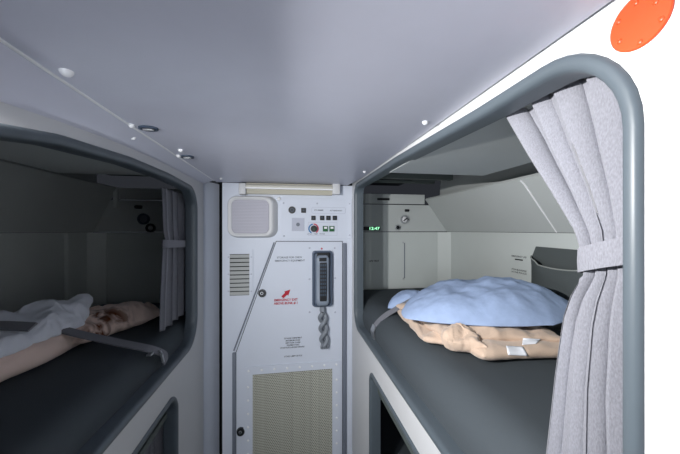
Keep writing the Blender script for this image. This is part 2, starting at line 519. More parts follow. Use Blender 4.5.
# ---- bunk shells
def shell(side, X, seam, ridge, E, pan, dz, mu, ml, nm):
    s = side
    # outer wall profile swept along y
    pr = [(seam, FL), (seam, -.01), (ridge[0] + s * .012, ridge[1] - .014), (ridge[0], ridge[1] + .002), (ridge[0] + s * .004, ridge[1] + .009), (ridge[0] + s * .085, ridge[1] + .012), (ridge[0] + s * .09, .30)]
    def sweep(pts):
        bm = bmesh.new()
        a = [bm.verts.new((x, -.6, z)) for x, z in pts]; b = [bm.verts.new((x, E, z)) for x, z in pts]
        c = [bm.verts.new((x + s * .012, -.6, z)) for x, z in pts]; d = [bm.verts.new((x + s * .012, E, z)) for x, z in pts]
        for i in range(len(pts) - 1):
            bm.faces.new((a[i], a[i + 1], b[i + 1], b[i])); bm.faces.new((c[i], d[i], d[i + 1], c[i + 1]))
        bm.faces.new((a[0], b[0], d[0], c[0])); bm.faces.new((a[-1], c[-1], d[-1], b[-1]))
        return bm
    struct('wall_%s_bunk' % nm, sweep(pr[:2]), ml)
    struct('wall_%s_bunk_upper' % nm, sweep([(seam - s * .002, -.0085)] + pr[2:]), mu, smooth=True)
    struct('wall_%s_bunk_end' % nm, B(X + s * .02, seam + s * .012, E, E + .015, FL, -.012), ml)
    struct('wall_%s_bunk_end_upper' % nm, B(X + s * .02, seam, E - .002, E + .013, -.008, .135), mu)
    struct('wall_%s_bunk_head' % nm, B(X + s * .02, seam, -.62, -.6, FL, .30), ml)
    # corner chamfer
    bm = slab(bmesh.new(), [[(seam + s * .004, E - .045), (seam + s * .004, E + .004), (seam - s * .058, E + .004), (seam - s * .056, E - .004)]], 'z', -.45, -.012)
    struct('trim_%s_corner' % nm, bm, ml)
    struct('trim_%s_end_rail' % nm, B(X + s * .03, ridge[0] - s * .006, E - .006, E + .012, .140, .192, bev=.002), mu)
    struct('ceiling_%s_bunk' % nm, B(X + s * .023, X + s * pan[0], -.6, pan[1], dz, dz + .015, bev=.002), mu)
    struct('ceiling_%s_bunk_recess' % nm, B(X + s * .02, seam, -.6, E + .02, .29, .30), M['recess'])
    for k, (y, z) in enumerate(((1.05, .25), (1.25, .225), (1.42, .235))):
        struct('trim_%s_recess_rail' % nm if k == 0 else 'trim_%s_recess_rail_%d' % (nm, k), B(X + s * .03, ridge[0] - s * .01, y, y + .03, z, z + .03), M['recess'])
    struct('floor_%s_bunk' % nm, B(X + s * .022, seam, -.6, E, -.55, -.535), M['recess'])
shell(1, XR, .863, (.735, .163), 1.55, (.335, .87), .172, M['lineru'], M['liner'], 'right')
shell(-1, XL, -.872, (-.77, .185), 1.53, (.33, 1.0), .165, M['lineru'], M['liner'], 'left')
# panel joint on the right sloping liner
p0, p1 = onX(517, 178, .733), onX(566.5, 232, .861)
bm = tube(bmesh.new(), [(.7345, .862, .160), (.746, .860, .149), (.80, .857, .076), (.8615, .853, -.0075)], .0028, 8)
struct('trim_7', bm, M['white'], smooth=True)

# ================================================================== BACK WALL
Y = D
def rect(u0, v0, u1, v1):
    uc, vc = (u0 + u1) / 2, (v0 + v1) / 2
    return W(u0, vc)[0], W(u1, vc)[0], W(uc, v1)[1], W(uc, v0)[1]
def bwb(bm, u0, v0, u1, v1, d0, d1, bev=0):
    x0, x1, z0, z1 = rect(u0, v0, u1, v1)
    return box(bm, x0, x1, Y - d1, Y - d0, z0, z1, bev)
def BW(*a, **k): return bwb(bmesh.new(), *a, **k)
def at(u, v, d=0):
    x, z = W(u, v); return Vector((x, Y - d, z))
UPV, RT = Vector((0, 0, 1)), Vector((1, 0, 0))

# ---- lamp tube fixture
t = thing('ceiling_tube_lamp', 'long unlit tube lamp with white end caps at the top of the end wall', 'lamp', at(289, 196))
link('end_cap', BW(240, 184.3, 247, 195.2, -.001, .038, bev=.004), M['panel'], t, True)
link('end_cap', BW(331.3, 184.3, 338.8, 195.2, -.001, .038, bev=.004), M['panel'], t, True)
link('housing', BW(247, 184.6, 331.5, 195, -.001, .022), M['lens2'], t)
c0, c1 = at(247, 187.3, .03), at(331.5, 187.3, .03)
link('lamp_tube', cyl(bmesh.new(), (c0.x, c0.y, c0.z), (1, 0, 0), .009, c1.x - c0.x), M['lens'], t, True)
link('reflector_strip', BW(247, 188.9, 331.5, 190.5, .02, .038), M['white'], t)

# ---- loudspeaker
x0, x1, z0, z1 = rect(229.3, 196.5, 278, 237.5)
cx, cz, ww, hh = (x0 + x1) / 2, (z0 + z1) / 2, x1 - x0, z1 - z0
t = thing('loudspeaker', 'square rounded white wall loudspeaker with perforated grey grille', 'speaker', (cx, Y, z0))
R0, R1, R2, R3 = rrect(cx, cz, ww, hh, .035), rrect(cx - .008, cz, ww * .93, hh * .97, .035), rrect(cx - .010, cz, ww * .88, hh * .93, .032), rrect(cx - .010, cz, ww * .75, hh * .80, .022)
bm = loft(bmesh.new(), [(R0, Y + .001), (R1, Y - .030), (R2, Y - .038), (rrect(cx - .010, cz, ww * .82, hh * .86, .027), Y - .039), (R3, Y - .034)])
link('housing', bm, M['panel'], t, True, angle=50)
link('grille', loft(bmesh.new(), [(rrect(cx - .010, cz, ww * .745, hh * .795, .022), Y - .0355), (rrect(cx - .010, cz, ww * .72, hh * .76, .02), Y - .0365)]), M['spk'], t, origin=(cx, Y, cz))
tag(link('wall_stud', dome(bmesh.new(), at(279, 199), (0, -1, 0), .008, .008), M['white'], smooth=True), 'round white stud beside the top right corner of the loudspeaker', 'stud')

# ---- control panel
t = thing('control_panel', 'white switch panel with jack, black buttons and a red and blue knob', 'control panel', at(316, 237))
link('plate', BW(281, 198.5, 351.5, 238.5, -.001, .003, bev=.001), M['back'], t)
for (u, v) in ((283.5, 203), (317, 203.5), (349.5, 204), (284, 236), (349.5, 235)):
    link('screw', dome(bmesh.new(), at(u, v, .003), (0, -1, 0), .004, .002), M['pad'], t, True)
j = link('headset_jack', cyl(bmesh.new(), at(292, 210, .003), (0, -1, 0), .0155, .006, .0145), M['black'], t, True)
link('socket', ring(bmesh.new(), at(292, 210, .009), (0, -1, 0), .005, .008, .001), M['keys'], j)
def button(u, v, m_='black', s=2.25):
    b = link('button', BW(u - s, v - s, u + s, v + s, .003, .008, bev=.0015), M[m_], t)
    link('legend', BW(u - s * .35, v - s * .2, u + s * .35, v + s * .2, .0078, .0083), M['keys'], b)
    return b
button(303.5, 210.5, s=2.4)
for u in (313.3, 322, 328.2, 334.6): button(u, 218, s=2.2)
x0, x1, z0, z1 = rect(311.5, 207.3, 345.5, 213.6)
o_ = rrect((x0 + x1) / 2, (z0 + z1) / 2, x1 - x0, z1 - z0, .008)
link('label_outline', slab(bmesh.new(), [o_, offset(o_, .0013)], 'y', Y - .0025, Y - .0036), M['pad'], t)
text('lettering', 'CHIME', at(318.8, 210.3, .0032), .0075, RT, UPV, M['ink'], t, .040)
text('lettering', 'ATTENDANT', at(336, 210.8, .0032), .0075, RT, UPV, M['ink'], t, .055)
p = link('jack_plate', BW(291.8, 218, 304.3, 231, .002, .005, bev=.0008), M['pad'], t)
link('jack_hole', cyl(bmesh.new(), at(298, 224.5, .005), (0, -1, 0), .008, .001), M['seal'], p)
o_ = [(rect(308, 222.3, 337, 235.5)[i], rect(308, 222.3, 337, 235.5)[k]) for i, k in ((0, 2), (1, 2), (1, 3), (0, 3))]
link('panel_outline', slab(bmesh.new(), [o_, offset(o_, .0012)], 'y', Y - .0025, Y - .0035), M['pad'], t)
k_ = link('temperature_knob', cyl(bmesh.new(), at(313.8, 228.7, .003), (0, -1, 0), .0145, .012, .013), M['black'], t, True)
link('pointer', box(bmesh.new(), *[f for p_ in [(W(313.4, 0)[0], W(314.2, 0)[0])] for f in p_], Y - .0156, Y - .0148, W(313.8, 230.5)[1], W(313.8, 228)[1]), M['green'], k_)
link('cold_ring', ring(bmesh.new(), at(313.5, 228.7, .003), (0, -1, 0), .017, .0225, .001, pi * .55, pi * 1.35), M['blue'], t)
link('warm_ring', ring(bmesh.new(), at(313.5, 228.7, .003), (0, -1, 0), .017, .0225, .001, -pi * .3, pi * .5), M['knobred'], t)
for u in (325.2, 331.6):
    b = link('switch', BW(u - 2.5, 226, u + 2.5, 231.5, .003, .008, bev=.001), M['green'], t)
    link('lit_window', BW(u - 1.3, 226.8, u + 1.6, 228.8, .0078, .0086), M['white'], b)
text('lettering', 'COLD   TEMP   WARM', at(316, 234, .0032), .006, RT, UPV, M['ink'], t, .075)

# ---- air vent
t = thing('air_vent', 'white rectangular air vent with horizontal slats below the loudspeaker', 'vent', at(240.5, 300))
x0, x1, z0, z1 = rect(227.5, 249, 253, 300); X0, X1, Z0, Z1 = rect(229.8, 254, 249.5, 295.3)
link('frame', slab(bmesh.new(), [[(x0, z0), (x1, z0), (x1, z1), (x0, z1)], [(X0, Z0), (X1, Z0), (X1, Z1), (X0, Z1)]], 'y', Y + .0005, Y - .004), M['back'], t)
link('duct', B(X0 - .001, X1 + .001, Y - .0015, Y - .0005, Z0 - .001, Z1 + .001), M['dark'], t)
n = 10; pz = (Z1 - Z0) / n
for i in range(n):
    zc = Z0 + pz * (i + .45)
    bm = slab(bmesh.new(), [[(Y - .0014, zc + pz * .44), (Y - .0040, zc - pz * .34), (Y - .0030, zc - pz * .37), (Y - .0008, zc + pz * .38)]], 'x', X0, X1)
    link('slat', bm, M['slat'], t)
for (u, v) in ((228.6, 257), (228.6, 274), (228.6, 291), (251.4, 257), (251.4, 274), (251.4, 291)):
    link('screw', dome(bmesh.new(), at(u, v, .004), (0, -1, 0), .003, .0015), M['pad'], t, True)

# ---- closet door
dp = [W(276.4, 241.6), W(342, 241.6), (W(342, 241)[0], FL + .03), (W(236.5, 400)[0], FL + .03), W(236.5, 352), ]
dp = list(reversed(dp))
sealp = offset(dp, -.011)
door = struct('door_1', slab(bmesh.new(), [dp], 'y', Y + .0005, Y - .004), M['back'], label='pale closet door with slanted upper left corner in the end wall')
link('door_seal', slab(bmesh.new(), [offset(dp, -.0025), offset(dp, .0)], 'y', Y + .0004, Y - .0015), M['dark'], door)
xs = W(342, 300)[0]
link('seal_strip', B(xs + .002, xs + .019, Y - .010, Y, FL + .03, W(342, 243)[1], bev=.003), M['seal'], door, True)
xs = W(236.5, 400)[0]
link('seal_strip', B(xs - .016, xs - .001, Y - .008, Y, FL + .03, W(235, 352)[1], bev=.003), M['seal'], door, True)
a, b = W(274.8, 242.6), W(234.6, 350.5)
dv = (Vector(b) - Vector(a)).normalized(); nv = Vector((-dv.y, dv.x)) * .0055
link('seal_strip', slab(bmesh.new(), [[a, b, (b[0] - nv.x, b[1] - nv.y), (a[0] - nv.x, a[1] - nv.y)] if nv.x > 0 else [a, b, (b[0] + nv.x, b[1] + nv.y), (a[0] + nv.x, a[1] + nv.y)]], 'y', Y, Y - .005), M['seal'], door)
DF = .004
def latch(u, v):
    l = link('latch', cyl(bmesh.new(), at(u, v, DF), (0, -1, 0), .017, .010, .015), M['black'], door, True)
    link('latch_cam', cyl(bmesh.new(), at(u - .2, v - .4, DF + .010), (0, -1, 0), .0065, .003, .0055), M['metal'], l, True)
    link('latch_slot', cyl(bmesh.new(), at(u - .2, v - .4, DF + .013), (0, -1, 0), .0035, .0006), M['black'], l)
latch(262.3, 293); latch(241, 430.5)
# mesh panel in the door
ul, ur = 243.8, 340.5
zt_, zo = W(292, 363)[1], W(292, 370.8)[1]
xa, xb, xm, xn = W(ul, 400)[0], W(ur, 400)[0], W(252.8, 400)[0], W(332, 400)[0]
zb = -1.02
fr = link('mesh_frame', slab(bmesh.new(), [[(xa, zb), (xb, zb), (xb, zt_), (xa, zt_)], [(xm, zb + .04), (xn, zb + .04), (xn, zo), (xm, zo)]], 'y', Y - DF + .0005, Y - DF - .005), M['back'], door)
link('mesh_panel', B(xm - .002, xn + .002, Y - DF - .0022, Y - DF - .0012, zb + .038, zo + .002), M['mesh'], fr, origin=((xm + xn) / 2, Y, zo))
def fs(x, z): link('screw', dome(bmesh.new(), (x, Y - DF - .005, z), (0, -1, 0), .0048, .003), M['white'], fr, True)
for i in range(8): fs(xa + .02 + (xb - xa - .04) * i / 7, (zt_ + zo) / 2)
for i in range(11):
    fs((xa + xm) / 2, zo - .05 - .055 * i); fs((xb + xn) / 2, zo - .05 - .055 * i)
# placards on the door
text('lettering', 'STORAGE FOR CREW', at(289.5, 257.4, DF), .0105, RT, UPV, M['ink'], door, .105)
text('lettering', 'EMERGENCY EQUIPMENT', at(290, 260.6, DF), .0105, RT, UPV, M['ink'], door, .125)
pl = link('exit_placard', BW(273, 288, 298.5, 304.6, .0035, .0044), M['back'], door)
a = at(286.2, 293.4, .0049)
d = Vector((.72, 0, .69)).normalized(); q = Vector((-d.z, 0, d.x))
pts = [a + d * i_ + q * k_ for i_, k_ in ((-.022, .0062), (-.022, -.0062), (.000, -.0062), (.000, -.0125), (.024, 0), (.000, .0125), (.000, .0062))]
link('arrow', slab(bmesh.new(), [[(p.x, p.z) for p in pts]], 'y', Y - .0046, Y - .0054), M['red'], pl)
text('lettering', 'EMERGENCY EXIT', at(286, 299.7, .0049), .0135, RT, UPV, M['red'], pl, .098, bold=.03)
text('lettering', 'ABOVE BUNK # 1', at(286, 303.0, .0049), .0135, RT, UPV, M['red'], pl, .098, bold=.03)
pl = link('notice_placard', BW(281, 336, 304.5, 349.5, .0035, .0043), M['back'], door)
for i, (s_, wd) in enumerate((('STOWAGE COMPARTMENT', .074), ('MAXIMUM LOAD', .060), ('KEEP DOOR CLOSED', .062), ('EQUIPMENT ONLY', .052), ('DO NOT BLOCK AIR FLOW OPENINGS', .100))):
    text('lettering', s_, at(293 if i < 4 else 292.5, 338 + i * 2.3 - .3, .0047), .0082, RT, UPV, M['inkd'], pl, wd)
pl = link('serial_placard', BW(283, 354, 306, 357.2, .0035, .0042), M['back'], door)
text('lettering', 'LOAD LIMIT 20 KG', at(293.2, 355.6, .0045), .008, RT, UPV, M['inkd'], pl, .074)

# ---- telephone
t = thing('wall_telephone', 'grey corded telephone handset in its cradle on the closet door', 'telephone', at(322, 306, DF))
x0, x1, z0, z1 = rect(312, 250.5, 332.3, 306)
cx, cz, ww, hh = (x0 + x1) / 2, (z0 + z1) / 2, x1 - x0, z1 - z0
yf = Y - DF
bm = loft(bmesh.new(), [(rrect(cx, cz, ww, hh, .012), yf + .0005), (rrect(cx, cz, ww * .97, hh * .985, .012), yf - .016), (rrect(cx, cz, ww * .88, hh * .95, .011), yf - .019), (rrect(cx, cz, ww * .78, hh * .90, .010), yf - .008)])
cr = link('cradle', bm, M['phone'], t, True, angle=50)
link('earpiece_rest', BW(316.5, 252.2, 329, 257.5, DF + .006, DF + .024, bev=.003), M['black'], cr)
# handset: rounded bar, thicker at both ends
rings = []
hz0, hz1 = W(322, 304.3)[1], W(322, 254.5)[1]
hx = W(321.8, 280)[0]
prof = [(0, .010), (.02, .024), (.08, .028), (.18, .024), (.35, .021), (.65, .021), (.82, .024), (.92, .028), (.98, .022), (1, .008)]
for f, d in prof:
    zz = hz0 + (hz1 - hz0) * f
    wd = .027 if .06 < f < .94 else .022
    if f in (0, 1): wd = .015
    rings.append((rrect(hx, yf - .012 - d * .5, wd * 2, d, min(.009, d * .4), 4), zz))
hs = link('handset', loft(bmesh.new(), rings, 'z'), M['phonel'], t, True, angle=60)
link('keypad', B(hx - .013, hx + .017, yf - .039, yf - .020, hz0 + .012, hz1 - .030, bev=.002), M['black'], hs)
for i in range(9):
    zk = hz0 + .045 + i * .0155
    for k in range(3):
        link('key', B(hx - .0105 + k * .009, hx - .0045 + k * .009 + .0005, yf - .0405, yf - .0385, zk, zk + .009), M['keys'], hs)
link('ear_cap', B(hx - .016, hx + .016, yf - .0415, yf - .03, hz1 - .026, hz1 - .010, bev=.003), M['black'], hs)
link('light_dot', cyl(bmesh.new(), at(321.6, 248.6, DF), (0, -1, 0), .004, .002), M['knobred'], t)
for (u, v) in ((309.5, 248), (334.5, 248), (309.5, 279), (335, 278), (309.5, 312), (335, 312)):
    link('screw', dome(bmesh.new(), at(u, v, DF), (0, -1, 0), .0042, .002), M['pad'], t, True)
a, b = at(321.6, 305.5, DF + .018), at(324, 343.5, DF + .016)
for ph in (0, pi):
    pts = []
    for i in range(41):
        f = i / 40; c = a.lerp(b, f)
        am = .0125 * min(1, f * 4)
        pts.append(c + Vector((cos(ph + f * 3.6 * pi) * am, -sin(ph + f * 3.6 * pi) * am * .7 , 0)))
    link('cord', tube(bmesh.new(), pts, .0095, 10), M['cord'], t, True)
for k in (-1, 0, 1):
    link('cord_loop', tube(bmesh.new(), [b + Vector((k * .010, 0, .012)), b + Vector((k * .013, -.004, -.002)), b + Vector((k * .012, 0, -.012))], .0055, 8), M['cord'], t, True)

# ================================================================== CEILING FITTINGS
def ceil_stud(u, v, label, r=.0062, h=.006):
    p = onZ(u, v, H)
    for k in range(12):                                   # studs left of the seam sit on the slanted panel
        if p.x > -.2925: break
        zt0 = .131 + (p.y - .30) * .14
        p = onZ(u, v, H - (-p.x - .2925) / .0375 * (H - max(.14, min(.18, zt0))))
    tag(link('ceiling_stud', dome(bmesh.new(), p, (0, 0, -1), r, h, 16, 5), M['white'], smooth=True, origin=p), label, 'stud', 'white ceiling studs')
ceil_stud(66.5, 71, 'white ceiling stud nearest the viewer, left of the seam latches', .0075, .007)
ceil_stud(133, 137, 'small white ceiling stud just below the nearer ceiling latch', .0055)
ceil_stud(131.5, 124.8, 'white ceiling stud touching the left end of the nearer ceiling latch', .006)
ceil_stud(180.5, 149.8, 'small white ceiling stud just above the farther ceiling latch', .006)
ceil_stud(178.6, 155.5, 'white ceiling stud touching the left end of the farther ceiling latch', .006)
ceil_stud(425.3, 121.8, 'white ceiling stud on the right near the right bunk edge', .0055)
ceil_stud(364.5, 171.5, 'white ceiling stud at the far right corner of the ceiling', .0055)
ceil_stud(221, 178.2, 'tiny ceiling stud above the dark gap beside the corner post', .005)
def ceil_latch(u, v, lx, ly, label):
    p = onZ(u, v, H)
    t = thing('ceiling_latch', label, 'latch', p, 'oval ceiling latches')
    def oval(a, b): return [(p.x + a * cos(2 * pi * i / 24), p.y + b * sin(2 * pi * i / 24)) for i in range(24)]
    link('cup', loft(bmesh.new(), [(oval(lx * .8, ly * .75), H - .001), (oval(lx * .8, ly * .75), H - .0018)], 'z'), M['black'], t)
    link('rim', slab(bmesh.new(), [oval(lx, ly), oval(lx * .74, ly * .66)], 'z', H + .001, H - .004), M['keys'], t)
    link('lever', B(p.x - lx * .6, p.x + lx * .55, p.y - ly * .22, p.y + ly * .28, H - .006, H - .001, bev=.0015), M['metal'], t)
    return t
ceil_latch(148.5, 127.5, .017, .013, 'oval metal ceiling latch on the left seam, nearer of the two')
ceil_latch(187.5, 156.2, .016, .016, 'oval metal ceiling latch on the left seam, farther of the two')

# ================================================================== RIGHT WALL DISC
c = Vector((XR, .196, .1655))
t = thing('cover_disc', 'round bright orange cover disc screwed to the white right wall', 'cover', c)
r = .0218
link('disc', loft(bmesh.new(), [([(c.y + r * k * cos(2 * pi * i / 48), c.z + r * k * sin(2 * pi * i / 48)) for i in range(48)], XR - h) for k, h in ((1, 0), (1, .0012), (.965, .0019))], 'x'), M['orange'], t, True)
for (u, v) in ((636, 3), (656, 2), (618.5, 22), (661.5, 19), (619.5, 41.5), (640, 42)):
    p = onX(u, v, XR - .0018)
    link('screw', dome(bmesh.new(), p, (-1, 0, 0), .0022, .0010), M['orange'], t, True)

# ================================================================== MATTRESSES
def mattress(name, x0, x1, y0, y1, z0, z1, m, label, bev=.045, seed=0):
    bm = B(x0, x1, y0, y1, z0, z1)
    bmesh.ops.bevel(bm, geom=[e for e in bm.edges], offset=bev, segments=6, affect='EDGES', profile=.55)
    bmesh.ops.subdivide_edges(bm, edges=[e for e in bm.edges if e.calc_length() > .12], cuts=40, use_grid_fill=True)
    for v in bm.verts:
        v.co.z += fbm(v.co, 7, seed) * .0025
        v.co.x += fbm(v.co, 11, seed + 3) * .0015
    return tag(link(name, bm, m, smooth=True, origin=((x0 + x1) / 2, (y0 + y1) / 2, z0)), label, 'mattress', 'bunk mattresses')
mattress('mattress', .300, .858, -.55, 1.535, -.535, -.30, M['mattress'], 'charcoal grey mattress in the right bunk under the blue pillow', .078)
mattress('mattress', -.358, -.866, -.55, 1.515, -.535, -.325, M['mattress'], 'dark charcoal mattress in the dim left bunk', .055, 2)
mattress('mattress', .320, .858, -.4, 1.5, FL, -.86, M['mattress'], 'dark mattress deep inside the lower right opening', .04, 4)
mattress('mattress', -.375, -.866, -.4, 1.48, FL, -.86, M['mattress'], 'dark mattress behind the curtain in the lower left opening', .04, 6)

# ================================================================== CURTAINS
def interp(tab, x):
    if x <= tab[0][0]: return tab[0][1:]
    for a, b in zip(tab, tab[1:]):
        if x <= b[0]:
            f = (x - a[0]) / (b[0] - a[0])
            return [p + (q - p) * f for p, q in zip(a[1:], b[1:])]
    return tab[-1][1:]
def drape(name, tab, X, sgn, folds, m, parent, nz=80, ny=150, seed=0, topf=None, th=.0022, prof=None):
    """tab rows: (z, y_far, y_near, amplitude) from low z to high z; the cloth hangs at X, folds go along x"""
    bm = bmesh.new(); g = {}
    z0, z1 = tab[0][0], tab[-1][0]
    for i in range(nz + 1):
        f = i / nz
        for j in range(ny + 1):
            s = j / ny
            ztop = topf(s) if topf else z1
            z = z0 + (ztop - z0) * f
            ya, yb, am = interp(tab, z)
            y = ya + (yb - ya) * s
            w_ = s * folds * 2 * pi + 1.1 * noise.noise(Vector((s * 5, z * 1.2, seed)))
            sh = .75 * sin(w_) + .25 * sin(w_ * .47 + 2 + seed); sh = sh * (1.2 - .2 * sh * sh)
            if prof: am = am * prof(s, z)
            x = X + sgn * am * (1 - sh + .35 * noise.noise(Vector((s * 9, z * 2, seed + 4))))
            y += (yb - ya) / folds * .16 * sin(2 * w_ + 1) * .6
            g[i, j] = bm.verts.new((x, y, z))
    for i in range(nz):
        for j in range(ny):
            bm.faces.new((g[i, j], g[i, j + 1], g[i + 1, j + 1], g[i + 1, j]))
    o = link(name, bm, m, parent, True, angle=180)
    md = o.modifiers.new('thickness', 'SOLIDIFY'); md.thickness = th
    return o
def band(bm, cx, cy, ax, ay, zc, h, slope, th=.002, n=40):
    rings = []
    for (k, dz) in ((1, -h / 2), (1.02, 0), (1, h / 2), (.94, h / 2), (.94, -h / 2)):
        rings.append([bm.verts.new((cx + ax * k * cos(2 * pi * i / n), cy + ay * k * sin(2 * pi * i / n), zc + dz + slope * ay * sin(2 * pi * i / n))) for i in range(n)])
    for j in range(5):
        for i in range(n):
            a, b = rings[j], rings[(j + 1) % 5]
            bm.faces.new((a[i], a[(i + 1) % n], b[(i + 1) % n], b[i]))
    return bm

# right curtain: silhouette taken at x = .315
XC = .312
def yu(u): return onX(u, 200, XC).y
near = .224
t = thing('bunk_curtain', 'light grey curtain tied back at the near end of the right bunk', 'curtain', (XC, .25, -.30), 'bunk curtains')
tab = [(-.33, .335, near - .02, .009), (-.28, yu(545), near - .012, .009), (-.17, yu(555), near, .008), (-.10, yu(563), near, .008), (-.075, yu(570), near, .007), (-.045, yu(585), near, .006),
       (-.02, yu(581), near, .006), (.0, yu(575), near - .004, .006), (.045, yu(552), near - .006, .008), (.10, yu(527), near - .006, .009), (.17, yu(503), near - .008, .009)]
topz = lambda s: (.170 + .0025 * sin(s * 26)) - (0 if s < .55 else .035 * ((s - .55) / .45) ** 2)
def rprof(s, z):
    k = max(0, min(1, (-.05 - z) / .08))          # below the tie the far part hangs almost flat
    up = max(0, min(1, (z + .0) / .12))
    return (1 - k) * (.55 + .45 * up) + k * (.30 + 1.1 * s * s)
drape('curtain_cloth', tab, XC, 1, 4.6, M['curtain'], t, topf=topz, prof=rprof)
link('tie_band', band(bmesh.new(), .319, .2505, .0165, .036, -.0245, .026, -.28), M['curtain'], t, True)

# left curtain
XC2 = -.370
def yl(u): return onX(u, 230, XC2).y
t = thing('bunk_curtain', 'dark grey curtain tied back at the far end of the left bunk', 'curtain', (XC2, 1.1, -.32), 'bunk curtains')
tab = [(-.305, yl(163.5), yl(191), .010), (-.2, yl(164.5), yl(191), .010), (-.06, yl(167), yl(190.5), .010), (-.03, yl(168.5), yl(190.5), .008), (.0, yl(167.5), yl(190.5), .010), (.13, yl(166), yl(190), .010)]
drape('curtain_cloth', tab, XC2, -1, 4.5, M['curtain'], t, seed=9)
link('tie_band', band(bmesh.new(), -.382, (yl(168) + yl(190.5)) / 2, .020, (yl(190.5) - yl(168)) / 2 + .006, -.048, .024, -.05), M['curtain'], t, True)
# lower left curtain
def yb(u): return onX(u, 430, XC2).y
tab = [(-.86, yb(141), yb(172), .013), (-.6, yb(141), yb(171), .013), (-.485, yb(146), yb(170), .013)]
o = drape('lower_curtain', tab, XC2, -1, 4.5, M['curtain'], None, seed=21)
tag(o, 'dark grey curtain bunched inside the lower left opening', 'curtain', 'bunk curtains')

# ================================================================== RIGHT BUNK CONTENTS
MZ = -.30
# folded blanket
t = thing('folded_blanket', 'tan fleece blanket folded under the blue pillow on the right bunk', 'blanket', (.5, .8, MZ))
def fold(s, tt, m):
    # soft creases of the doubled fleece
    return .005 * sin(m.x * 55 + 4 * fbm(m, 6, 2)) - .012 * abs(fbm(m, 13, 5))
bl = []
bl.append(link('lower_fold', cushion(bmesh.new(), [(.425, .605, MZ + .020), (.662, .585, MZ + .020), (.71, .93, MZ + .018), (.375, 1.0, MZ + .02)], .016, .018, p=14, q=.5, amp=.005, sc_=18, seed=3, n=60), M['tan'], t, True, angle=180))
bl.append(link('upper_fold', cushion(bmesh.new(), [(.375, .680, MZ + .040), (.650, .620, MZ + .040), (.70, .93, MZ + .036), (.375, 1.02, MZ + .032)], .017, .018, p=10, q=.5, amp=.009, sc_=17, seed=11, n=64, ridge=fold), M['tan'], t, True, angle=180))
bl.append(link('rolled_corner', cushion(bmesh.new(), [(.372, .670, MZ + .034), (.442, .620, MZ + .034), (.462, .70, MZ + .036), (.385, .76, MZ + .032)], .028, .030, p=3, q=.5, amp=.012, sc_=26, seed=8, n=50, ridge=fold), M['tan'], t, True, angle=180))
bl.append(link('side_flap', cushion(bmesh.new(), [(.345, .73, MZ + .016), (.41, .69, MZ + .016), (.44, .97, MZ + .02), (.372, 1.00, MZ + .018)], .022, .014, p=5, q=.5, amp=.010, sc_=18, seed=15, n=50, ridge=fold), M['tan'], t, True, angle=180))
from mathutils.bvhtree import BVHTree
def patch(quad, name, n=8):
    # small woven label lying on the front folds: dropped onto the fleece along the view of the fold's face
    trees = []
    for o in bl:
        trees.append((BVHTree.FromPolygons([v.co + ORI[t.name] for v in o.data.vertices], [p.vertices[:] for p in o.data.polygons])))
    bm = bmesh.new(); g = {}
    q0, q1, q2, q3 = [ray(*q) for q in quad]
    for i in range(n + 1):
        for j in range(n + 1):
            f, h = i / n, j / n
            d = (q0 * (1 - f) * (1 - h) + q1 * f * (1 - h) + q2 * f * h + q3 * (1 - f) * h).normalized()
            best = None
            for tr in trees:
                hit = tr.ray_cast(Vector((0, 0, 0)), d)
                if hit[0] and (best is None or hit[3] < best): best = hit[3]
            g[i, j] = d * ((best or .86) - .0022)
    vs = {k: bm.verts.new(v) for k, v in g.items()}
    for i in range(n):
        for j in range(n):
            bm.faces.new((vs[i, j], vs[i + 1, j], vs[i + 1, j + 1], vs[i, j + 1]))
    o = link(name, bm, M['tag'], t, True, angle=180)
    md = o.modifiers.new('thickness', 'SOLIDIFY'); md.thickness = .001
patch([(506, 346), (523, 347), (528, 356), (508, 355)], 'care_label')
patch([(523, 338), (541, 339), (536, 344), (522, 345)], 'care_label')

# blue pillow
def wr(s, tt, m):
    # long soft creases, the tucked dent on the left half and the groove the strap presses in
    cr = .0035 * sin(34 * (m.x * .75 - m.y * .6) + 3 * fbm(m, 4, 2)) + .005 * fbm(m, 22, 6)
    dd = (s + .30) ** 2 / .012 + (tt + .35) ** 2 / .05
    return 1.5 * cr - .014 * math.exp(-dd)
PA, PB = Vector((.425, .985, -.226)), Vector((.760, .680, -.206))
def pil(s, tt):
    c0 = (PA + PB) / 2
    Wd = Vector((.66, .75, 0)) * (.285 if tt < 0 else .175)
    return c0 + (PB - PA) / 2 * s + Wd * tt + Vector((0, 0, -.022 if tt < 0 else 0))
ob = cushion(bmesh.new(), [pil(-1, -.92), pil(.86, -.50), pil(1.02, .8), pil(-1, 1)], .074, .022, p=2.4, q=.68, amp=.008, sc_=9, seed=21, n=76, ridge=wr, rnd=.66)
tag(link('pillow', ob, M['pillow'], smooth=True, angle=180, origin=(.54, .85, -.24)), 'pale blue pillow lying on the folded tan blanket', 'pillow')

pw = bpy.data.objects['pillow']
link('pillow_corner', cushion(bmesh.new(), [(.345, 1.05, -.287), (.42, .995, -.262), (.52, 1.06, -.240), (.41, 1.13, -.262)], .034, .010, p=3, q=.55, amp=.006, sc_=16, seed=24, n=40, rnd=.5), M['pillow'], pw, True, angle=180)
# strap
t = thing('bunk_strap', 'grey restraint strap at the far end of the right bunk tucked under the pillow', 'strap', (.30, 1.05, -.32), 'bunk restraint straps')
link('webbing', ribbon(bmesh.new(), smooth_pts([(.303, 1.05, -.390), (.2985, 1.05, -.362), (.309, 1.046, -.337), (.335, 1.030, -.305), (.375, 1.008, -.273), (.422, .985, -.240)], 6), (0, .026, .006), .003), M['strap'], t, True)
link('anchor_ring', ribbon(bmesh.new(), [(.299, 1.05, -.395), (.2955, 1.05, -.362), (.303, 1.048, -.343)], (0, .036, 0), .004), M['metal'], t)

